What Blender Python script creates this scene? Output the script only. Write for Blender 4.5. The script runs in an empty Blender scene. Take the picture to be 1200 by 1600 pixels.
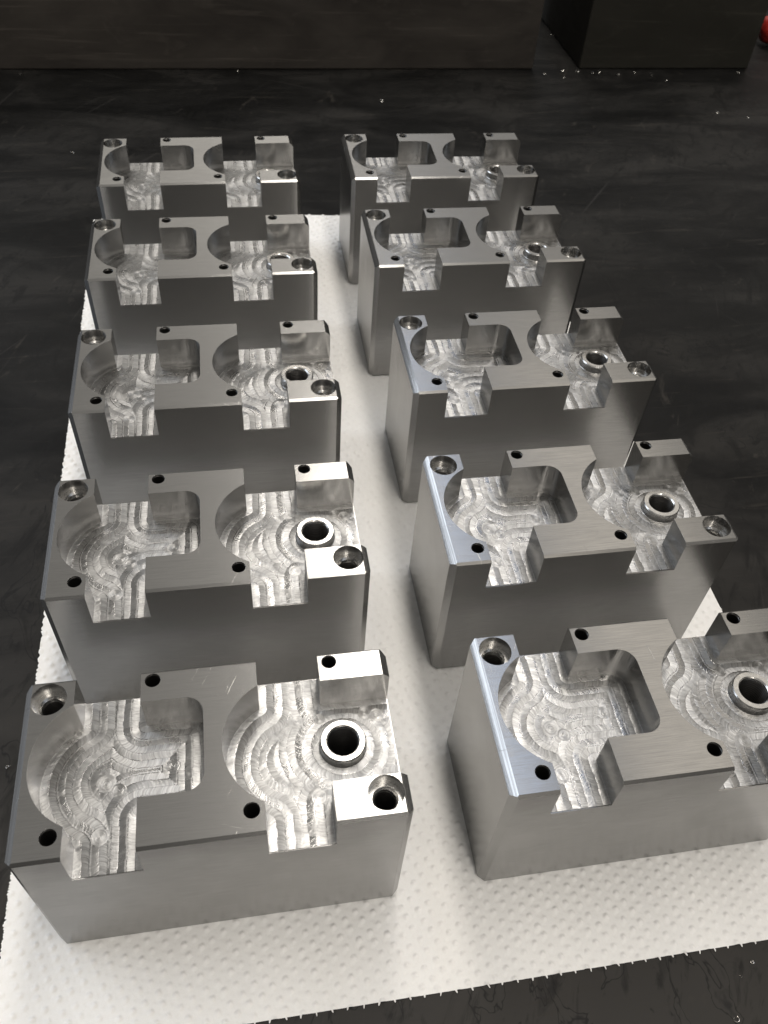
import bpy, bmesh, math, random
import numpy as np
from mathutils import Vector, Matrix

random.seed(7)
rng = np.random.default_rng(7)
MM = 0.001                      # model dimensions below are in millimetres
sc = bpy.context.scene
C = sc.collection
R = math.radians
ROT = R(12.6)                   # everything on the bench is turned by about this much

# ------------------------------------------------------------------ camera
CAM_H, PITCH, ROLL, FOC = 274.3, R(48.06), R(5.03), 1337.2
cam_d = bpy.data.cameras.new("camera")
cam = bpy.data.objects.new("camera", cam_d); C.objects.link(cam)
fwd = Vector((0, math.cos(PITCH), -math.sin(PITCH)))
up0 = Vector((0, math.sin(PITCH), math.cos(PITCH))); rt0 = Vector((1, 0, 0))
rt = rt0 * math.cos(ROLL) + up0 * math.sin(ROLL)
up = up0 * math.cos(ROLL) - rt0 * math.sin(ROLL)
m = Matrix((rt, up, -fwd)).transposed().to_4x4(); m.translation = Vector((0, 0, CAM_H * MM))
cam.matrix_world = m
cam_d.sensor_fit = 'VERTICAL'; cam_d.sensor_height = 24; cam_d.sensor_width = 18
cam_d.lens = 24 * FOC / 1600
cam_d.clip_start = 0.005; cam_d.clip_end = 60
cam_d.dof.use_dof = True; cam_d.dof.focus_distance = 0.275; cam_d.dof.aperture_fstop = 22
sc.camera = cam

# ------------------------------------------------------------------ light
w = bpy.data.worlds.new("World"); sc.world = w; w.use_nodes = True
bg = w.node_tree.nodes["Background"]
bg.inputs[0].default_value = (1.0, 0.96, 0.90, 1); bg.inputs[1].default_value = 0.085

def overhead_lamp(name, xp, yp, z, sx, sy, power, col):
    """an overhead area lamp laid along the bench's own depth direction"""
    l = bpy.data.lights.new(name, 'AREA'); l.shape = 'RECTANGLE'; l.size = sx; l.size_y = sy
    l.energy = power; l.color = col
    o = bpy.data.objects.new(name, l); C.objects.link(o)
    c, s = math.cos(ROT), math.sin(ROT)
    o.location = (c * xp - s * yp, s * xp + c * yp, z); o.rotation_euler = (0, 0, ROT)
    return o
overhead_lamp("tube_row_key", 0.30, -0.4, 2.1, 0.24, 5.0, 55, (1.0, 0.94, 0.86))
overhead_lamp("tube_row_cool", 0.66, 1.6, 2.1, 0.16, 3.0, 2.6, (0.42, 0.62, 1.0))
overhead_lamp("warm_fill", 1.25, -0.7, 2.1, 0.55, 7.0, 12, (1.0, 0.91, 0.79))  # added warm fill, lifts the right row's tops and front edges
overhead_lamp("ceiling_bounce", 0.2, 3.0, 2.45, 7.0, 12.0, 86, (1.0, 0.965, 0.905))
overhead_lamp("far_fill", -0.75, 6.2, 2.4, 2.6, 3.6, 17, (1.0, 0.95, 0.86))  # added overhead panel that brightens the tops of the far left blocks
wl = bpy.data.lights.new("side_window", 'AREA'); wl.shape = 'RECTANGLE'; wl.size = 2.0; wl.size_y = 1.2
wl.energy = 32; wl.color = (0.80, 0.88, 1.0)
wo = bpy.data.objects.new("side_window", wl); C.objects.link(wo)
wo.location = (-2.2, 0.9, 1.15)
wo.rotation_euler = (Vector((0, 0.25, 0.0)) - wo.location).to_track_quat('-Z', 'Y').to_euler()

sc.view_settings.view_transform = 'Standard'; sc.view_settings.look = 'None'
sc.view_settings.exposure = 0.0; sc.view_settings.gamma = 1.0
sc.cycles.use_denoising = True
sc.cycles.max_bounces = 8; sc.cycles.glossy_bounces = 6; sc.cycles.diffuse_bounces = 4
sc.cycles.caustics_reflective = False; sc.cycles.caustics_refractive = False

# ------------------------------------------------------------------ material helpers
class NT:
    def __init__(s, name):
        s.m = bpy.data.materials.new(name); s.m.use_nodes = True
        s.t = s.m.node_tree; s.p = s.t.nodes["Principled BSDF"]
    def n(s, typ, **kw):
        x = s.t.nodes.new(typ)
        for k, v in kw.items():
            if k.startswith('i_'): x.inputs[int(k[2:])].default_value = v
            else: setattr(x, k, v)
        return x
    def l(s, a, b): s.t.links.new(a, b)
    def math(s, op, a, b=None, c=None):
        x = s.t.nodes.new('ShaderNodeMath'); x.operation = op
        for i, v in enumerate((a, b, c)):
            if v is None: continue
            if isinstance(v, (int, float)): x.inputs[i].default_value = v
            else: s.l(v, x.inputs[i])
        return x.outputs[0]
    def vmath(s, op, a, b=None):
        x = s.t.nodes.new('ShaderNodeVectorMath'); x.operation = op
        for i, v in enumerate((a, b)):
            if v is None: continue
            if isinstance(v, (tuple, list)): x.inputs[i].default_value = v
            else: s.l(v, x.inputs[i])
        return x.outputs[0]
    def noise(s, vec, scale=1, detail=3, rough=.5, dist=0.):
        x = s.t.nodes.new('ShaderNodeTexNoise'); s.l(vec, x.inputs['Vector'])
        x.inputs['Scale'].default_value = scale; x.inputs['Detail'].default_value = detail
        x.inputs['Roughness'].default_value = rough; x.inputs['Distortion'].default_value = dist
        return x.outputs['Fac']
    def ramp(s, fac, stops):
        x = s.t.nodes.new('ShaderNodeValToRGB'); s.l(fac, x.inputs[0]); e = x.color_ramp.elements
        while len(e) < len(stops): e.new(0.5)
        for el, (p, c) in zip(e, stops): el.position = p; el.color = (c[0], c[1], c[2], 1) if not isinstance(c, (int, float)) else (c, c, c, 1)
        return x.outputs[0]
    def rng(s, v, a, b, c, d):
        x = s.t.nodes.new('ShaderNodeMapRange'); s.l(v, x.inputs[0])
        for i, q in enumerate((a, b, c, d)): x.inputs[i + 1].default_value = q
        return x.outputs[0]
    def mix(s, f, a, b):
        x = s.t.nodes.new('ShaderNodeMix'); x.data_type = 'RGBA'
        if isinstance(f, (int, float)): x.inputs[0].default_value = f
        else: s.l(f, x.inputs[0])
        for i, v in ((6, a), (7, b)):
            if isinstance(v, tuple): x.inputs[i].default_value = (*v, 1)
            else: s.l(v, x.inputs[i])
        return x.outputs[2]
    def bump(s, h, dist, strength=1.0, normal=None):
        x = s.t.nodes.new('ShaderNodeBump'); x.inputs['Strength'].default_value = strength
        x.inputs['Distance'].default_value = dist; s.l(h, x.inputs['Height'])
        if normal is not None: s.l(normal, x.inputs['Normal'])
        return x.outputs[0]

def ground_steel(name='ground_steel', along_y=False):
    """machined and ground tool steel: fine grain running along the block"""
    n = NT(name); p = n.p
    tc = n.n('ShaderNodeTexCoord'); mm = n.vmath('SCALE', tc.outputs['Object']); mm.node.inputs['Scale'].default_value = 1000
    oi = n.n('ShaderNodeObjectInfo')
    off = n.vmath('SCALE', n.vmath('ADD', (0, 0, 0), (37., 91., 53.)))
    n.l(oi.outputs['Random'], off.node.inputs['Scale'])
    q = n.vmath('ADD', mm, off)
    fine = n.noise(n.vmath('MULTIPLY', q, (2.3, .02, 2.3) if along_y else (.12, 9., 9.)), 1, 2 if along_y else 3, .6)
    mid = n.noise(n.vmath('MULTIPLY', q, (.03, 1.1, 1.1)), 1, 2, .5)
    blot = n.noise(n.vmath('MULTIPLY', q, (.05, .09, .07)), 1, 4, .6, .4)
    speck = n.noise(q, 2.3, 2, .6)
    p.inputs['Metallic'].default_value = 1
    col = n.mix(n.rng(blot, .35, .7, 0, 1), (.365, .361, .352), (.34, .336, .328))
    col = n.mix(n.rng(fine, .40, .62 if along_y else .68, 0, .9 if along_y else .55), col, (.22, .217, .211))
    n.l(col, p.inputs['Base Color'])
    r = n.math('ADD', n.rng(blot, .3, .75, .185, .225), n.rng(fine, .3, .7, -.02, .035))
    n.l(r, p.inputs['Roughness'])
    p.inputs['Anisotropic'].default_value = .66
    # direction of the grain: along the block on every face
    vt = n.n('ShaderNodeVectorTransform', vector_type='VECTOR', convert_from='OBJECT', convert_to='WORLD')
    nx_ = n.n('ShaderNodeSeparateXYZ'); n.l(tc.outputs['Normal'], nx_.inputs[0])
    end = n.math('GREATER_THAN', n.math('ABSOLUTE', nx_.outputs[0]), .3)     # ends and end chamfers were cut across
    mv = n.n('ShaderNodeMix', data_type='VECTOR'); n.l(end, mv.inputs[0])
    mv.inputs[4].default_value = (1, .03, 0); mv.inputs[5].default_value = (.03, 1, 0)
    face = n.math('GREATER_THAN', n.math('ABSOLUTE', nx_.outputs[0]), .93)
    mv2 = n.n('ShaderNodeMix', data_type='VECTOR'); n.l(face, mv2.inputs[0]); n.l(mv.outputs[1], mv2.inputs[4])
    mv2.inputs[5].default_value = (.02, .02, 1)
    n.l(mv2.outputs[1], vt.inputs[0])
    geo = n.n('ShaderNodeNewGeometry')
    tan = n.vmath('NORMALIZE', n.vmath('CROSS_PRODUCT', geo.outputs['Normal'], vt.outputs[0]))
    n.l(tan, p.inputs['Tangent'])
    h = n.math('ADD', n.math('MULTIPLY', fine, .6), n.math('ADD', n.math('MULTIPLY', mid, .35), n.math('MULTIPLY', speck, .25)))
    # a few stray handling scratches
    scr = None
    for ang, seed in ((.35, 5.), (-1.1, 19.), (1.45, 31.)):
        rt_ = n.n('ShaderNodeVectorRotate', rotation_type='Z_AXIS'); n.l(q, rt_.inputs['Vector']); rt_.inputs['Angle'].default_value = ang
        k = n.noise(n.vmath('ADD', n.vmath('MULTIPLY', rt_.outputs[0], (.045, 1.5, .045)), (seed, seed, seed)), 1, 2, .5, .15)
        k = n.rng(k, .735, .765, 0, 1)
        scr = k if scr is None else n.math('MAXIMUM', scr, k)
    h = n.math('SUBTRACT', h, n.math('MULTIPLY', scr, .8))
    bmp = n.bump(h, .00006 if along_y else .000012, .55)
    n.l(bmp, p.inputs['Normal'])
    # the grain also throws a wide weak glare across itself
    p2 = n.n('ShaderNodeBsdfPrincipled'); p2.inputs['Metallic'].default_value = 1
    n.l(col, p2.inputs['Base Color']); p2.inputs['Roughness'].default_value = .55; p2.inputs['Anisotropic'].default_value = .95
    n.l(tan, p2.inputs['Tangent']); n.l(bmp, p2.inputs['Normal'])
    mx = n.n('ShaderNodeMixShader'); mx.inputs[0].default_value = .2
    n.l(p.outputs[0], mx.inputs[1]); n.l(p2.outputs[0], mx.inputs[2])
    n.l(mx.outputs[0], n.t.nodes['Material Output'].inputs[0])
    return n.m

def milled_floor():
    """pocket floor: cutter marks follow the tool path stored in the 'toolpath' UV"""
    n = NT("milled_floor"); p = n.p
    uv = n.n('ShaderNodeUVMap', uv_map='toolpath').outputs[0]
    tc = n.n('ShaderNodeTexCoord'); mm = n.vmath('SCALE', tc.outputs['Object']); mm.node.inputs['Scale'].default_value = 1000
    uv2 = n.n('ShaderNodeUVMap', uv_map='passes').outputs[0]
    sep = n.n('ShaderNodeSeparateXYZ'); n.l(uv2, sep.inputs[0])
    lines = n.noise(n.vmath('MULTIPLY', uv, (2.0, .10, 0)), 1, 2, .65)
    wide = n.noise(n.vmath('MULTIPLY', uv, (.55, .12, 0)), 1, 1, .5)
    oi = n.n('ShaderNodeObjectInfo'); off = n.vmath('SCALE', n.vmath('ADD', (0, 0, 0), (370., 910., 0.)))
    n.l(oi.outputs['Random'], off.node.inputs['Scale']); mm = n.vmath('ADD', mm, off)
    patch = n.noise(mm, .16, 3, .6, .5)
    fl = n.noise(mm, 1.1, 3, .6)
    p.inputs['Metallic'].default_value = 1
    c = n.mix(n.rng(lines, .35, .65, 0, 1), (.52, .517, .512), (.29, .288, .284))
    c = n.mix(n.math('MULTIPLY', sep.outputs[1], .75), c, (.25, .249, .246))  # light and dark of the tilted passes painted into the base colour
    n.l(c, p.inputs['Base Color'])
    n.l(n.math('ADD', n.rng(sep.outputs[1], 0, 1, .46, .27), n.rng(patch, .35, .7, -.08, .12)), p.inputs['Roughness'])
    p.inputs['Anisotropic'].default_value = .6
    tg = n.n('ShaderNodeTangent', direction_type='UV_MAP', uv_map='toolpath'); n.l(tg.outputs[0], p.inputs['Tangent'])
    h = n.math('ADD', n.math('MULTIPLY', lines, .08), n.math('ADD', n.math('MULTIPLY', wide, .09), n.math('ADD', n.math('MULTIPLY', fl, .03), sep.outputs[0])))
    n.l(n.bump(h, .001, 1.0), p.inputs['Normal'])
    return n.m

def turned_steel(name, base, rough):
    n = NT(name); p = n.p
    tc = n.n('ShaderNodeTexCoord'); mm = n.vmath('SCALE', tc.outputs['Object']); mm.node.inputs['Scale'].default_value = 1000
    a = n.noise(n.vmath('MULTIPLY', mm, (.6, .6, 5.)), 1, 3, .6)
    p.inputs['Metallic'].default_value = 1
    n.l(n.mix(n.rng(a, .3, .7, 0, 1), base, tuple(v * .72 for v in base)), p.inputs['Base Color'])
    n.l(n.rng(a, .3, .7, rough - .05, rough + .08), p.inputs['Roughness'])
    n.l(n.bump(a, .00002, .5), p.inputs['Normal'])
    return n.m

def paper():
    n = NT("paper_towel"); p = n.p
    tc = n.n('ShaderNodeTexCoord'); mm = n.vmath('SCALE', tc.outputs['Object']); mm.node.inputs['Scale'].default_value = 1000
    fib = n.noise(mm, 2.2, 4, .7, .6); big = n.noise(mm, .03, 3, .5)
    c = n.mix(n.rng(big, .35, .65, 0, 1), (.82, .814, .80), (.79, .784, .772))
    c = n.mix(n.rng(fib, .5, .8, 0, .4), c, (.70, .68, .65))
    n.l(c, p.inputs['Base Color']); p.inputs['Roughness'].default_value = .95
    p.inputs['Specular IOR Level'].default_value = .15
    n.l(n.bump(fib, .00012, .6), p.inputs['Normal'])
    return n.m

def bench():
    n = NT("black_bench"); p = n.p
    tc = n.n('ShaderNodeTexCoord'); mm = n.vmath('SCALE', tc.outputs['Object']); mm.node.inputs['Scale'].default_value = 1000
    cloud = n.noise(n.vmath('MULTIPLY', mm, (.009, .022, 1)), 1, 5, .62, .6)
    streak = n.noise(n.vmath('MULTIPLY', mm, (.02, .22, 1)), 1, 4, .6, 1.0)
    dark = n.noise(n.vmath('MULTIPLY', mm, (.05, .034, 1)), 1, 3, .5, 1.8)
    fine = n.noise(mm, .9, 4, .7)
    c = n.mix(n.rng(cloud, .38, .62, 0, 1), (.0035, .0035, .0034), (.0135, .013, .0122))
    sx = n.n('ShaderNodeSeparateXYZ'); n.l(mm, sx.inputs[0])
    near_pale = n.math('ADD', n.rng(sx.outputs[1], -1130, -850, 1, 0), n.rng(cloud, .3, .7, -.35, .35))
    near_pale.node.use_clamp = True
    c = n.mix(near_pale, c, (.031, .029, .0265))  # base colour paler towards the near side, broken up by the cloud noise
    c = n.mix(n.rng(streak, .60, .74, 0, .55), c, (.030, .027, .023))
    v = n.n('ShaderNodeVectorRotate', rotation_type='Z_AXIS'); n.l(mm, v.inputs['Vector']); v.inputs['Angle'].default_value = .45
    smear = n.noise(n.vmath('MULTIPLY', v.outputs[0], (.085, .028, 1)), 1, 5, .62, 1.6)
    c = n.mix(n.rng(smear, .54, .66, 0, .75), c, (.006, .0058, .0054))
    c = n.mix(n.rng(smear, .36, .28, 0, .5), c, (.040, .036, .031))
    # edges of dried oil stains: thin dark outlines
    edge = n.math('ABSOLUTE', n.math('SUBTRACT', dark, .60))
    c = n.mix(n.rng(edge, .0, .016, .85, 0), c, (.006, .006, .006))
    c = n.mix(n.rng(dark, .66, .72, 0, .7), c, (.009, .009, .0085))
    # scratches
    for ang, sc_, seed in ((.5, .013, 3.), (-.9, .017, 11.), (1.9, .011, 23.), (.15, .02, 41.)):
        r = n.n('ShaderNodeVectorRotate', rotation_type='Z_AXIS'); n.l(mm, r.inputs['Vector']); r.inputs['Angle'].default_value = ang
        v = n.vmath('ADD', n.vmath('MULTIPLY', r.outputs[0], (sc_ * .5, sc_ * 16, 1)), (seed, seed * 2, seed))
        s_ = n.noise(v, 1, 2, .5, .3)
        c = n.mix(n.rng(s_, .715, .76, 0, .28), c, (.045, .043, .041) if seed < 30 else (.007, .007, .007))
    sp = n.noise(mm, .55, 1, .5)
    c = n.mix(n.rng(sp, .83, .85, 0, .4), c, (.12, .11, .10))
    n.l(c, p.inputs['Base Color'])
    n.l(n.math('ADD', n.rng(cloud, .3, .7, .42, .62), n.rng(dark, .6, .7, 0, -.12)), p.inputs['Roughness'])
    p.inputs['Specular IOR Level'].default_value = .13
    h = n.math('ADD', n.math('MULTIPLY', fine, .4), n.math('MULTIPLY', cloud, .8))
    n.l(n.bump(h, .0003, .35), p.inputs['Normal'])
    return n.m

def dark_block_mat(name, a, b):
    n = NT(name); p = n.p
    tc = n.n('ShaderNodeTexCoord'); mm = n.vmath('SCALE', tc.outputs['Object']); mm.node.inputs['Scale'].default_value = 1000
    st = n.noise(n.vmath('MULTIPLY', mm, (.010, .03, .022)), 1, 5, .6, .8)
    sm = n.noise(n.vmath('MULTIPLY', mm, (.03, .03, .06)), 1, 5, .65, 1.2)
    c = n.mix(n.rng(st, .35, .68, 0, 1), a, b)
    c = n.mix(n.rng(sm, .58, .78, 0, .45), c, tuple(v * 1.7 for v in b))
    hs_ = n.noise(n.vmath('MULTIPLY', mm, (.006, .05, .16)), 1, 4, .6, 1.5)
    c = n.mix(n.rng(hs_, .58, .72, 0, .5), c, tuple(v * 2.0 for v in b))
    n.l(c, p.inputs['Base Color'])
    n.l(n.rng(st, .3, .7, .45, .62), p.inputs['Roughness']); p.inputs['Specular IOR Level'].default_value = .3
    n.l(n.bump(sm, .0004, .3), p.inputs['Normal'])
    return n.m

def plain(name, col, rough, metal=0.):
    n = NT(name); p = n.p
    tc = n.n('ShaderNodeTexCoord'); a = n.noise(tc.outputs['Object'], 300, 3, .6)
    n.l(n.mix(n.rng(a, .3, .7, 0, 1), col, tuple(v * .8 for v in col)), p.inputs['Base Color'])
    p.inputs['Roughness'].default_value = rough; p.inputs['Metallic'].default_value = metal
    return n.m

M = dict(steel=ground_steel(), chamfer=ground_steel('chamfered_steel', True), floor=milled_floor(),
         boss=turned_steel("turned_steel", (.60, .59, .57), .24), bore=turned_steel("shaded_bore", (.16, .155, .15), .38),  # bore base set dark, standing in for shade down the holes
         shoulder=turned_steel("counterbored_steel", (.58, .57, .55), .26),
         paper=paper(), bench=bench(),
         dark1=dark_block_mat("dark_scale_steel", (.032, .028, .025), (.060, .053, .046)),
         dark2=dark_block_mat("olive_black_steel", (.022, .021, .017), (.030, .028, .023)),
         red=plain("red_plastic", (.42, .03, .02), .35), grey=plain("grey_plastic", (.12, .12, .115), .5),
         rod=plain("tool_rod", (.5, .5, .48), .3, 1.), chip=plain("bright_chip", (.72, .70, .66), .22, 1.))

# ------------------------------------------------------------------ mesh helpers
def mesh_obj(name, me, mat, parent=None):
    o = bpy.data.objects.new(name, me); C.objects.link(o)
    if mat is not None and not me.materials: me.materials.append(mat)
    if parent is not None: o.parent = parent
    return o
def tag(o, label, cat=None, group=None, kind=None):
    if label: o['label'] = label
    if cat: o['category'] = cat
    if group: o['group'] = group
    if kind: o['kind'] = kind
    return o
def from_bm(name, bm, smooth_angle=None):
    me = bpy.data.meshes.new(name); bm.to_mesh(me); bm.free()
    if smooth_angle is not None:
        me.shade_smooth(); me.set_sharp_from_angle(angle=R(smooth_angle))
    return me
def prism(poly, z0, z1):
    """closed prism from a counter-clockwise outline, millimetres in, metres out"""
    bm = bmesh.new()
    a = [bm.verts.new((x * MM, y * MM, z0 * MM)) for x, y in poly]
    b = [bm.verts.new((x * MM, y * MM, z1 * MM)) for x, y in poly]
    bm.faces.new(a[::-1]); bm.faces.new(b)
    for i in range(len(poly)):
        j = (i + 1) % len(poly); bm.faces.new((a[i], a[j], b[j], b[i]))
    bmesh.ops.recalc_face_normals(bm, faces=bm.faces[:])
    return bm
def circle(cx, cy, r, n=64): return [(cx + r * math.cos(2 * math.pi * i / n), cy + r * math.sin(2 * math.pi * i / n)) for i in range(n)]
def arc(cx, cy, r, a0, a1, n): return [(cx + r * math.cos(a0 + (a1 - a0) * i / n), cy + r * math.sin(a0 + (a1 - a0) * i / n)) for i in range(n + 1)]
def lathe(prof, n=48, cap=True):
    bm = bmesh.new(); rings = []
    for r, z in prof: rings.append([bm.verts.new((r * MM * math.cos(2 * math.pi * i / n), r * MM * math.sin(2 * math.pi * i / n), z * MM)) for i in range(n)])
    for A, B in zip(rings, rings[1:]):
        for i in range(n): j = (i + 1) % n; bm.faces.new((A[i], A[j], B[j], B[i]))
    if cap: bm.faces.new(rings[-1])
    return bm
def tube(path, rad, n=8):
    bm = bmesh.new(); rings = []
    P = [Vector(p) * MM for p in path]
    for i, p in enumerate(P):
        d = (P[min(i + 1, len(P) - 1)] - P[max(i - 1, 0)]).normalized()
        a = d.orthogonal().normalized(); b = d.cross(a)
        r = rad[i] if isinstance(rad, (list, tuple)) else rad
        rings.append([bm.verts.new(p + (a * math.cos(2 * math.pi * k / n) + b * math.sin(2 * math.pi * k / n)) * r * MM) for k in range(n)])
    for A, B in zip(rings, rings[1:]):
        for i in range(n): j = (i + 1) % n; bm.faces.new((A[i], A[j], B[j], B[i]))
    bm.faces.new(rings[0][::-1]); bm.faces.new(rings[-1])
    bmesh.ops.recalc_face_normals(bm, faces=bm.faces[:])
    return bm

# ------------------------------------------------------------------ setting: bench top
bm = bmesh.new()
bmesh.ops.create_grid(bm, x_segments=2, y_segments=2, size=2.5)
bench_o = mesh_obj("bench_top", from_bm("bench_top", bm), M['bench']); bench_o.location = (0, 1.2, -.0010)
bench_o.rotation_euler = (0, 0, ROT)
tag(bench_o, "black scuffed bench top under the paper towel", kind='structure')

# ------------------------------------------------------------------ paper towel (real embossing)
def make_towel():
    x0, x1, y0, y1 = -82.7, 181.5, 55.6, 487.0      # in the bench frame, mm
    yy = np.concatenate([np.arange(y0, 175, .36), np.arange(175, y1, .62), [y1]])
    nx, ny = int((x1 - x0) / .42), len(yy) - 1
    X, Y = np.meshgrid(np.linspace(x0, x1, nx + 1), yy)
    X -= (X - x0) / (x1 - x0) * .02 * np.clip(Y - 195, 0, None)      # the far part is pulled in a little
    # dots: two interleaved slanted lattices with a little wobble
    z = np.zeros_like(X)
    def lattice(px, py, ang, ox, oy, r, h):
        c, s = math.cos(ang), math.sin(ang)
        U = (c * X + s * Y) / px + ox; V = (-s * X + c * Y) / py + oy
        iu, iv = np.round(U), np.round(V)
        jit = np.sin(iu * 12.9898 + iv * 78.233) * 43758.5453; jit -= np.floor(jit)
        j2 = np.sin(iu * 39.346 + iv * 11.135) * 24634.6345; j2 -= np.floor(j2)
        dx = (U - iu - .22 * (jit - .5)) * px; dy = (V - iv - .22 * (j2 - .5)) * py
        d2 = dx * dx + dy * dy
        return h * (.75 + .5 * jit) * np.exp(-(d2 / (r * r)) ** 2)
    z += lattice(3.9, 3.5, R(27), 0, 0, .8, .56)
    z -= lattice(3.9, 3.5, R(27), .36, .42, .6, .18)
    ph = .11 * np.sin(X * .05 + 1) * np.sin(Y * .043) + .05 * np.sin(X * .13 + Y * .09) - .05
    z = z * (.85 + .15 * np.sin(X * .021) * np.sin(Y * .017)) + ph - .55
    z = np.minimum(z, -.04)
    # soft edges: slight fraying on the long left edge, slight lift at the far edge
    fr = rng.normal(0, .22, X.shape[0]); X[:, 0] += fr - .1
    lift = np.clip((Y - (y1 - 22)) / 22, 0, 1) ** 2 * (1.4 + .8 * np.sin(X * .06))
    z += lift
    co = np.stack([X, Y, z], -1).reshape(-1, 3) * MM
    i = np.arange(ny * (nx + 1)).reshape(ny, nx + 1)[:, :-1].ravel()
    quads = np.stack([i, i + 1, i + nx + 2, i + nx + 1], 1)
    me = bpy.data.meshes.new("paper_towel")
    me.vertices.add(len(co)); me.vertices.foreach_set('co', co.ravel())
    me.loops.add(quads.size); me.loops.foreach_set('vertex_index', quads.ravel().astype(np.int32))
    me.polygons.add(len(quads)); me.polygons.foreach_set('loop_start', np.arange(0, quads.size, 4, dtype=np.int32))
    me.update(calc_edges=True); me.shade_smooth()
    return me
def Bf(x, y): c, s = math.cos(ROT), math.sin(ROT); return (c * x - s * y, s * x + c * y)   # bench frame -> world
towel = bpy.data.objects.new("paper_towel", None); C.objects.link(towel); towel.rotation_euler = (0, 0, ROT)
tag(towel, "white embossed paper towel spread under the two rows of steel blocks", "paper towel")
mesh_obj("sheet", make_towel(), M['paper'], towel)
# torn perforation stubs along the near edge
stubs = []
for k in range(4):
    wv, lv = random.uniform(.5, .9), random.uniform(.6, 1.3)
    b = prism([(-wv / 2, .4), (-wv * .3, -lv * .6), (-wv * .1, -lv), (wv * .22, -lv * .85), (wv / 2, .4)], -.12, .02)
    stubs.append(from_bm("perforation_stub", b))
x = -80.
while x < 181:
    o = mesh_obj("perforation_stub", random.choice(stubs), M['paper'], towel)
    o.location = (x * MM, 55.6 * MM, -.0006); o.rotation_euler = (0, 0, random.uniform(-.4, .4))
    x += random.uniform(4.1, 4.9)

# ------------------------------------------------------------------ the steel block
L, W, H, D, CH = 100., 50., 62.4, 13.75, 2.0
A1, A2, A3, A4 = 13.3, 30.8, 62.5, 80.0
YI1, YI2, YP1, YP2, XR, RR = 11.3, 41.1, 13.4, 40.5, 47.6, 5.0
ARC_R = 18.9
def pocket_left(e=0.0, out=1.0):
    cx, cy = 22.0, 25.0; r = ARC_R
    a = math.acos((A1 - cx) / r)
    arcp = [(x, y) for x, y in arc(cx, cy, r, 2 * math.pi - a, a, 56)]
    p = [(A1, -out)] + arcp + [(A1, W + out), (A2, W + out), (A2, YP2)]
    p += arc(XR - RR, YP2 - RR, RR, math.pi / 2, 0, 12) + arc(XR - RR, YP1 + RR, RR, 0, -math.pi / 2, 12)
    p += [(A2, YP1), (A2, -out)]
    return p[::-1]
def pocket_right(out=1.0):
    cx, cy = 71.2, 25.0; r = ARC_R
    a = math.acos((A3 - cx) / r)
    p = [(A3, -out)] + arc(cx, cy, r, 2 * math.pi - a, a, 56) + [(A3, W + out), (A4, W + out), (A4, YI2), (L + out, YI2), (L + out, YI1), (A4, YI1), (A4, -out)]
    return p[::-1]
HOLES = [(10.0, 6.0), (34.0, 46.9), (59.1, 6.3), (83.2, 47.0)]; HR = 2.15
CBS = [(6.55, 44.3), (93.5, 6.5)]; CR, CD = 4.8, 4.3
BOSS = (85.1, 27.4)

def make_body():
    oct_ = [(CH, 0), (L - CH, 0), (L, CH), (L, W - CH), (L - CH, W), (CH, W), (0, W - CH), (0, CH)]
    bm = prism(oct_, 0, H)
    def cut(p, nrm):
        g = bm.verts[:] + bm.edges[:] + bm.faces[:]
        r = bmesh.ops.bisect_plane(bm, geom=g, dist=1e-7, plane_co=Vector(p) * MM, plane_no=Vector(nrm), clear_outer=True)
        bmesh.ops.edgeloop_fill(bm, edges=[e for e in r['geom_cut'] if isinstance(e, bmesh.types.BMEdge)])
    for s, x in ((-1, 0), (1, L)):              # end chamfers: two passes of the cutter leave two facets
        cut((x - s * CH, 0, H), (s * .76, 0, .65)) if False else None
        cut((x - s * CH, 0, H), (s * math.sin(R(41.5)), 0, math.cos(R(41.5))))
        cut((x, 0, H - CH), (s * math.sin(R(49.5)), 0, math.cos(R(49.5))))
    for s, y in ((-1, 0), (1, W)):              # light edge breaks front and back
        cut((0, y - s * .8, H), (0, s * .7071, .7071))
    bmesh.ops.recalc_face_normals(bm, faces=bm.faces[:])
    body = mesh_obj("tmp_body", from_bm("tmp_body", bm, 25), None)
    cutters = [prism(pocket_left(), H - D, H + 5), prism(pocket_right(), H - D, H + 5)]
    cutters += [prism(circle(x, y, HR, 40), H - 24, H + 5) for x, y in HOLES]
    cutters += [prism(circle(x, y, CR, 64), H - CD, H + 5) for x, y in CBS]
    cutters += [prism(circle(x, y, 3.7, 48), H - 26, H + 5) for x, y in CBS]
    cutters += [prism(circle(*BOSS, 5.0, 48), H - D - 26, H + 5)]
    tmp = [body]
    for b in cutters:
        co = mesh_obj("tmp_cutter", from_bm("tmp_cutter", b), None); tmp.append(co)
        md = body.modifiers.new("cut", 'BOOLEAN'); md.operation = 'DIFFERENCE'; md.solver = 'EXACT'; md.object = co
    bv = body.modifiers.new("edge", 'BEVEL'); bv.width = .3 * MM; bv.segments = 2; bv.harden_normals = True; bv.limit_method = 'ANGLE'; bv.angle_limit = R(50)
    bv.use_clamp_overlap = True
    dg = bpy.context.evaluated_depsgraph_get()
    me = bpy.data.meshes.new_from_object(body.evaluated_get(dg), preserve_all_data_layers=True, depsgraph=dg)
    for o in tmp: bpy.data.objects.remove(o, do_unlink=True)
    me.name = "body"; me.materials.clear(); me.materials.append(M['steel']); me.materials.append(M['chamfer'])
    for f in me.polygons:
        if .5 < abs(f.normal.x) < .86 and f.normal.z > .5 and (f.center.x < 2.3 * MM or f.center.x > (L - 2.3) * MM): f.material_index = 1
    return me

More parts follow.
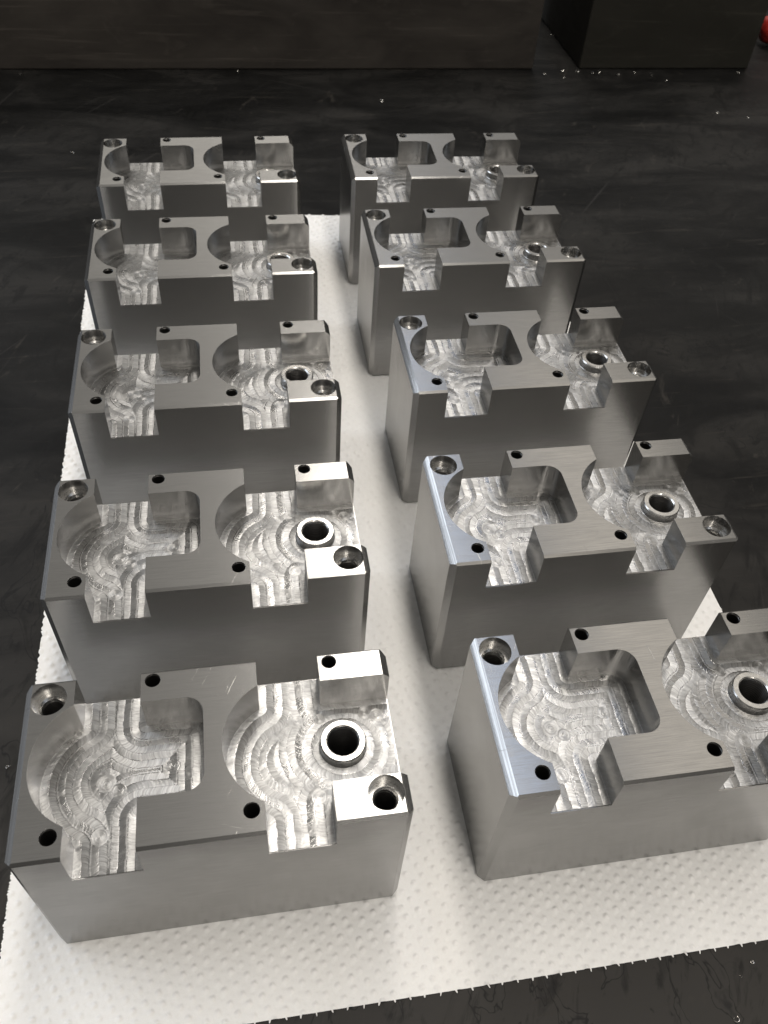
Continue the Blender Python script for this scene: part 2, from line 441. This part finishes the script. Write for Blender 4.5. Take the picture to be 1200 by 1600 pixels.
def inside(poly, X, Y):
    res = np.zeros(X.shape, bool); n = len(poly)
    for i in range(n):
        x1, y1 = poly[i]; x2, y2 = poly[(i + 1) % n]
        c = ((y1 > Y) != (y2 > Y))
        with np.errstate(divide='ignore', invalid='ignore'):
            xi = (x2 - x1) * (Y - y1) / (y2 - y1 + 1e-12) + x1
        res ^= c & (X < xi)
    return res

def make_floor(poly, walls, xlim, seed, step, entries):
    """milled pocket floor: contour-parallel cutter passes worked out from the pocket's own walls"""
    g = np.random.default_rng(seed); ds = .22
    xs = np.arange(xlim[0], xlim[1] + ds * .5, ds); xs = np.clip(xs, None, xlim[1])
    ys = np.linspace(.3, W - .3, int((W - .6) / ds))
    X, Y = np.meshgrid(xs, ys)
    # wall samples with running length
    B, S, G = [], [], []; s0 = 0.
    for wl_ in walls:
        sg = 1. if len(wl_) > 48 and wl_[0] == wl_[-1] else -1.
        for (ax, ay), (bx, by) in zip(wl_, wl_[1:]):
            l = math.hypot(bx - ax, by - ay); k = max(1, int(l / .3))
            for i in range(k): B.append((ax + (bx - ax) * i / k, ay + (by - ay) * i / k)); S.append(s0 + l * i / k); G.append(sg)
            s0 += l
        s0 += 50
    B = np.array(B); S = np.array(S); G = np.array(G)
    P = np.stack([X.ravel(), Y.ravel()], 1)
    d = np.empty(len(P)); s = np.empty(len(P)); th_ = np.empty(len(P))
    for i in range(0, len(P), 4000):
        q = P[i:i + 4000]; dd = ((q[:, None, :] - B[None]) ** 2).sum(2); k = dd.argmin(1)
        d[i:i + 4000] = np.sqrt(dd[np.arange(len(q)), k]); s[i:i + 4000] = S[k]
        th_[i:i + 4000] = G[k] * np.arctan2(q[:, 1] - B[k, 1], q[:, 0] - B[k, 0])
    wob = .14 * np.sin(P[:, 0] * .31 + seed) + .14 * np.sin(P[:, 1] * .27 + 2 * seed) + .05 * np.sin(P[:, 0] * .9 - P[:, 1] * .7)
    dd_ = np.maximum(d + wob, 0)
    tab = g.uniform(-1, 1, (64, 3))
    z = -.02 * np.sin(np.pi * (dd_ % step) / step)
    ins = inside(poly, X, Y)
    # keep cells that touch the pocket (the overshoot lies inside the solid walls)
    cell = np.zeros((X.shape[0] - 1, X.shape[1] - 1), bool)
    for a in (0, 1):
        for b in (0, 1): cell |= ins[a:X.shape[0] - 1 + a, b:X.shape[1] - 1 + b]
    nx = X.shape[1]
    ii, jj = np.nonzero(cell)
    a = ii * nx + jj
    quads = np.stack([a, a + 1, a + nx + 1, a + nx], 1)
    ctr = P[quads].mean(1)
    keep = np.hypot(ctr[:, 0] - BOSS[0], ctr[:, 1] - BOSS[1]) > 5.6
    quads = quads[keep]; ctr = ctr[keep]
    # every face belongs to one pass; its corners are unwrapped with that pass
    band = np.floor(dd_[quads].mean(1) / step).astype(int)[:, None]
    sq = s[quads]; smin = sq.min(1, keepdims=True); sq = np.where(sq - smin > 2, smin, sq)
    wv = dd_[quads] - band * step
    wid = band + 3; dirn = np.where(wid % 2 == 0, 1., -1.); Rt = step * 1.15
    tq = th_[quads]; tq = tq[:, :1] + (tq - tq[:, :1] + np.pi) % (2 * np.pi) - np.pi
    sq = sq + (band + .5) * step * tq
    bad = ((sq.max(1) - sq.min(1)) > 1.2)[:, None]
    sq = np.where(bad, sq[:, :1] + .0 * wv, sq)
    u = sq + dirn * np.sqrt(np.maximum(Rt ** 2 - (wv * .9) ** 2, .02)) + wid * 17.3
    v = wv + wid * 7.7
    seg = np.floor(sq.mean(1, keepdims=True) / 9 + wid * .37).astype(int)
    tl = tab[(wid * 7 + seg * 0) % 64]; tg = tab[(wid * 5 + seg * 11) % 64]
    h = (tl[..., 0] * .055 + dirn * .035) * wv - .07 * (wv - step * .5) ** 2 / step
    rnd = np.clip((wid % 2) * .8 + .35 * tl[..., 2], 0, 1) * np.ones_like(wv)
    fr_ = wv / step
    rnd = np.where(fr_ < .16, .0, rnd); rnd = np.where(fr_ > .86, 1.0, rnd)  # pass edges coloured pale and dark, standing in for light on the ridges
    for k, (ex, ey, er) in enumerate(entries):
        rc = np.hypot(ctr[:, 0] - ex, ctr[:, 1] - ey); kk = (rc < er)[:, None]
        Q = P[quads]; r = np.hypot(Q[..., 0] - ex, Q[..., 1] - ey)
        th = np.arctan2(Q[..., 1] - ey, Q[..., 0] - ex); t0 = th[:, :1]; th = t0 + (th - t0 + np.pi) % (2 * np.pi) - np.pi
        t_ = tab[(k * 3 + 17) % 64]
        u = np.where(kk, r + 200 + ex * 3, u); v = np.where(kk, th * er + 90 + ey, v)
        h = np.where(kk, t_[0] * .035 * (Q[..., 0] - ex) + t_[1] * .035 * (Q[..., 1] - ey) , h)
        rnd = np.where(kk, .5 + .4 * t_[2], rnd)
    used, inv = np.unique(quads, return_inverse=True); quads = inv.reshape(quads.shape)
    co = np.stack([P[used, 0], P[used, 1], z[used] + .18], 1) * MM
    me = bpy.data.meshes.new("pocket_floor")
    me.vertices.add(len(co)); me.vertices.foreach_set('co', co.ravel())
    me.loops.add(quads.size); me.loops.foreach_set('vertex_index', quads.ravel().astype(np.int32))
    me.polygons.add(len(quads)); me.polygons.foreach_set('loop_start', np.arange(0, quads.size, 4, dtype=np.int32))
    me.update(calc_edges=True)
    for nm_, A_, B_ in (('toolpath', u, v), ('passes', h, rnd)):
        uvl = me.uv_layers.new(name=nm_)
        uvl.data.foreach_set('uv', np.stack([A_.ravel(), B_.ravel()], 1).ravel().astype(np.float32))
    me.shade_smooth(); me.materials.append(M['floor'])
    return me

def open_walls(poly):
    """the pocket outline broken at its open ends, so passes run out through them"""
    out, cur = [], []
    n = len(poly)
    for i in range(n + 1):
        a = poly[i % n]
        off = a[1] < 0 or a[1] > W or a[0] > L
        prev = poly[(i - 1) % n]; poff = prev[1] < 0 or prev[1] > W or prev[0] > L
        if cur and off and poff: out.append(cur); cur = [a]
        else: cur.append(a)
    out.append(cur)
    return [c for c in out if len(c) > 1]

def thread(r, z0, z1, pitch, depth):
    p = []; z = z0
    while z > z1: p += [(r, z), (r - depth, z - pitch * .5)]; z -= pitch
    return p

pl, pr = pocket_left(), pocket_right()
boss_ring = circle(*BOSS, 6.6, 48); boss_ring.append(boss_ring[0])
fl_left = make_floor(pl, open_walls(pl), (2.6, 48.0), 3, 2.15,
    [(20.5, 24.5, 2.6), (23.8, 22.2, 2.0), (38.0, 27.5, 2.0), (19.5, 10.0, 2.3)])
fl_right = make_floor(pr, open_walls(pr) + [boss_ring], (51.8, L - .3), 8, 2.25,
    [(73.0, 36.5, 1.9), (92.5, 37.0, 1.9), (96.0, 35.8, 2.1), (77.0, 13.4, 2.2), (79.3, 36.5, 1.7)])
body_me = make_body()
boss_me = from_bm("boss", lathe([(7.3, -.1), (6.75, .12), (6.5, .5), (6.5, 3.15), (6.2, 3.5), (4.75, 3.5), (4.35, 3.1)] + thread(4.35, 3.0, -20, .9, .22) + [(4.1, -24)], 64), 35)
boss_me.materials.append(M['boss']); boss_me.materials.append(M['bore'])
for p in boss_me.polygons:
    if p.center.z < 2.0 * MM and math.hypot(p.center.x, p.center.y) < 4.6 * MM: p.material_index = 1
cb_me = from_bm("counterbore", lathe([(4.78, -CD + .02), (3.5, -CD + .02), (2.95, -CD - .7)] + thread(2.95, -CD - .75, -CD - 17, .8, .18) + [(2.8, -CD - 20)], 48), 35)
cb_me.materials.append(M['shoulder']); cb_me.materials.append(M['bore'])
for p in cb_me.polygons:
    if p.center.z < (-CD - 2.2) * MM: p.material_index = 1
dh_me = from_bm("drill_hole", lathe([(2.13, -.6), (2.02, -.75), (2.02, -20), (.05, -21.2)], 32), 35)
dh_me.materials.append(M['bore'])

def make_block():
    root = bpy.data.objects.new("machined_steel_block", None); C.objects.link(root)
    mesh_obj("body", body_me, None, root)
    for me in (fl_left, fl_right):
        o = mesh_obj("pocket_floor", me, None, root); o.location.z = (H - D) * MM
    o = mesh_obj("boss", boss_me, None, root); o.location = (BOSS[0] * MM, BOSS[1] * MM, (H - D + .05) * MM)
    for x, y in CBS:
        o = mesh_obj("counterbore", cb_me, None, root); o.location = (x * MM, y * MM, H * MM)
    for x, y in HOLES:
        o = mesh_obj("drill_hole", dh_me, None, root); o.location = (x * MM, y * MM, H * MM)
    return root
proto = make_block()
def copy_block(src):
    r = src.copy(); C.objects.link(r)
    for ch in src.children:
        c = ch.copy(); C.objects.link(c); c.parent = r
    return r
# place, heading, which one
SPOTS = [
 (-82.8, 66.9, 12.73, "pocketed steel block nearest the camera in the left row"),
 (39.5, 95.0, 12.79, "pocketed steel block nearest the camera in the right row, cut off at the right"),
 (-99.8, 143.1, 12.60, "pocketed steel block second from the front in the left row"),
 (22.8, 170.3, 12.75, "pocketed steel block second from the front in the right row, boss ring in full view"),
 (-117.0, 224.6, 12.51, "pocketed steel block in the middle of the left row, third from the front"),
 (-135.8, 307.1, 12.62, "pocketed steel block second from the back in the left row"),
 (-153.7, 386.3, 13.27, "pocketed steel block farthest back in the left row"),
 (7.6, 252.5, 12.79, "pocketed steel block in the middle of the right row, third from the front"),
 (-13.4, 337.2, 12.35, "pocketed steel block second from the back in the right row"),
 (-31.1, 415.9, 12.20, "pocketed steel block farthest back in the right row"),
]
copies = [proto] + [copy_block(proto) for _ in SPOTS[1:]]
for o, (x, y, a, lab) in zip(copies, SPOTS):
    o.location = (x * MM, y * MM, 0); o.rotation_euler = (0, 0, R(a))
    tag(o, lab, "steel block", "machined steel blocks in two rows on the towel")

# ------------------------------------------------------------------ dark stock behind
def stock(name, x0, x1, y0, y1, h, mat, label, bev=1.2):
    bm = prism([(x0, y0), (x1, y0), (x1, y1), (x0, y1)], 0, h)
    bmesh.ops.bevel(bm, geom=bm.edges[:], offset=bev * MM, segments=2, affect='EDGES', profile=.5)
    o = mesh_obj(name, from_bm(name, bm), mat); o.rotation_euler = (0, 0, ROT); o.location.z = -.0009
    return tag(o, label, "steel stock")
def toB(x, y): c, s = math.cos(ROT), math.sin(ROT); return (c * x + s * y, -s * x + c * y)
stock("dark_steel_plate", -340, 252, 713.5, 840, 118, M['dark1'], "long dark brown steel plate standing behind the rows, filling the upper left")
stock("olive_steel_bar", 292.2, 444, 714, 850, 112, M['dark2'], "olive black steel bar at upper right, past the dark gap beside the plate")

# red tool lying at the far right, mostly out of frame
tool = bpy.data.objects.new("hand_tool", None); C.objects.link(tool)
tag(tool, "red handled hand tool lying at the upper right edge", "tool")
tool.location = (.296, .853, .0125); tool.rotation_euler = (0, 0, R(8))
prof = [(0.5, 2), (7, 2.4), (10.2, 5), (11.6, 10), (11.9, 22), (10.9, 32), (11.7, 46), (11.9, 70), (10.2, 84), (8, 90), (7.2, 96), (0.5, 96.5)]
bm = lathe(prof, 32, False)
for v in bm.verts:
    r = math.hypot(v.co.x, v.co.y); a = math.atan2(v.co.y, v.co.x)
    if r > .006: k = 1 - .05 * (math.cos(6 * a) > .3); v.co.x *= k; v.co.y *= k
bmesh.ops.rotate(bm, verts=bm.verts[:], cent=(0, 0, 0), matrix=Matrix.Rotation(R(90), 3, 'Y'))
bmesh.ops.recalc_face_normals(bm, faces=bm.faces[:])
mesh_obj("grip", from_bm("grip", bm, 40), M['red'], tool)
bm = lathe([(.3, 96), (6.6, 96.2), (6.6, 104), (3.2, 106), (3.2, 190), (2.2, 196), (.3, 196.5)], 24, False)
bmesh.ops.rotate(bm, verts=bm.verts[:], cent=(0, 0, 0), matrix=Matrix.Rotation(R(90), 3, 'Y'))
bmesh.ops.recalc_face_normals(bm, faces=bm.faces[:])
mesh_obj("shaft", from_bm("shaft", bm, 40), M['rod'], tool)

# ------------------------------------------------------------------ swarf
def chip_mesh(k):
    g = random.Random(100 + k); n = 12; turns = g.uniform(.6, 1.3); rr = g.uniform(.8, 1.5)
    path = [(rr * math.cos(2 * math.pi * turns * i / n), rr * math.sin(2 * math.pi * turns * i / n) + .4 * i / n, .35 + g.uniform(.3, 1.1) * i / n) for i in range(n + 1)]
    return from_bm("metal_chip", tube(path, [.12 + .16 * math.sin(math.pi * i / n) for i in range(n + 1)], 5), 60)
chips = [chip_mesh(k) for k in range(6)]
CH_FAR = [
 (112, 833, 'tiny bright metal chip deep in the gap between the plate and the olive black bar'),
 (115, 752, 'tiny bright metal chip on the dark bench between the plate and the olive black bar'),
 (115, 740, 'tiny bright metal chip on the dark bench between the plate and the olive black bar'),
 (99, 742, 'tiny bright metal chip on the dark bench between the plate and the olive black bar'),
 (128, 754, 'tiny bright metal chip at the foot of the olive black bar'),
 (140, 754, 'tiny bright metal chip at the foot of the olive black bar'),
 (145, 755, 'tiny bright metal chip at the foot of the olive black bar'),
 (176, 761, 'tiny bright metal chip at the foot of the olive black bar'),
 (190, 765, 'tiny bright metal chip at the foot of the olive black bar'),
 (267, 782, 'tiny bright metal chip at the foot of the olive black bar'),
 (161, 754, 'tiny bright metal chip a little in front of the olive black bar'),
 (190, 760, 'tiny bright metal chip a little in front of the olive black bar'),
 (201, 751, 'tiny bright metal chip a little in front of the olive black bar'),
 (232, 696, 'tiny bright metal chip on the open dark bench at the upper right'),
 (255, 692, 'tiny bright metal chip on the open dark bench at the upper right'),
 (-144, 695, 'tiny bright metal chip at the foot of the long dark plate'),
 (-29, 663, 'lone tiny metal chip on the bench behind the right row'),
 (-301, 655, 'tiny metal chip on the bench at the far upper left'),
 (-226, 540, 'tiny metal chip on the bench left of the farthest left block'),
 (-117, 119, 'tiny metal chip on the bench left of the nearest left block'),
 (118, 75, 'tiny bright metal speck on the bench in front of the towel, lower right'),
 (122, 79, 'tiny bright metal speck on the bench in front of the towel, lower right'),
 (114, 63, 'tiny bright metal speck on the bench in front of the towel, lower right')]
for k, (x, y, lab) in enumerate(CH_FAR):
    o = mesh_obj("metal_chip", chips[k % 6], M['chip']); o.location = (x * MM, y * MM, -.0010); o.rotation_euler = (0, 0, k * 1.7)
    sc_ = (1.0 + .25 * math.sin(k * 2.1)) * (.45 if y < 300 else .95); o.scale = (sc_, sc_, sc_)
    tag(o, lab, "metal chip", "bright metal chips scattered on the bench")
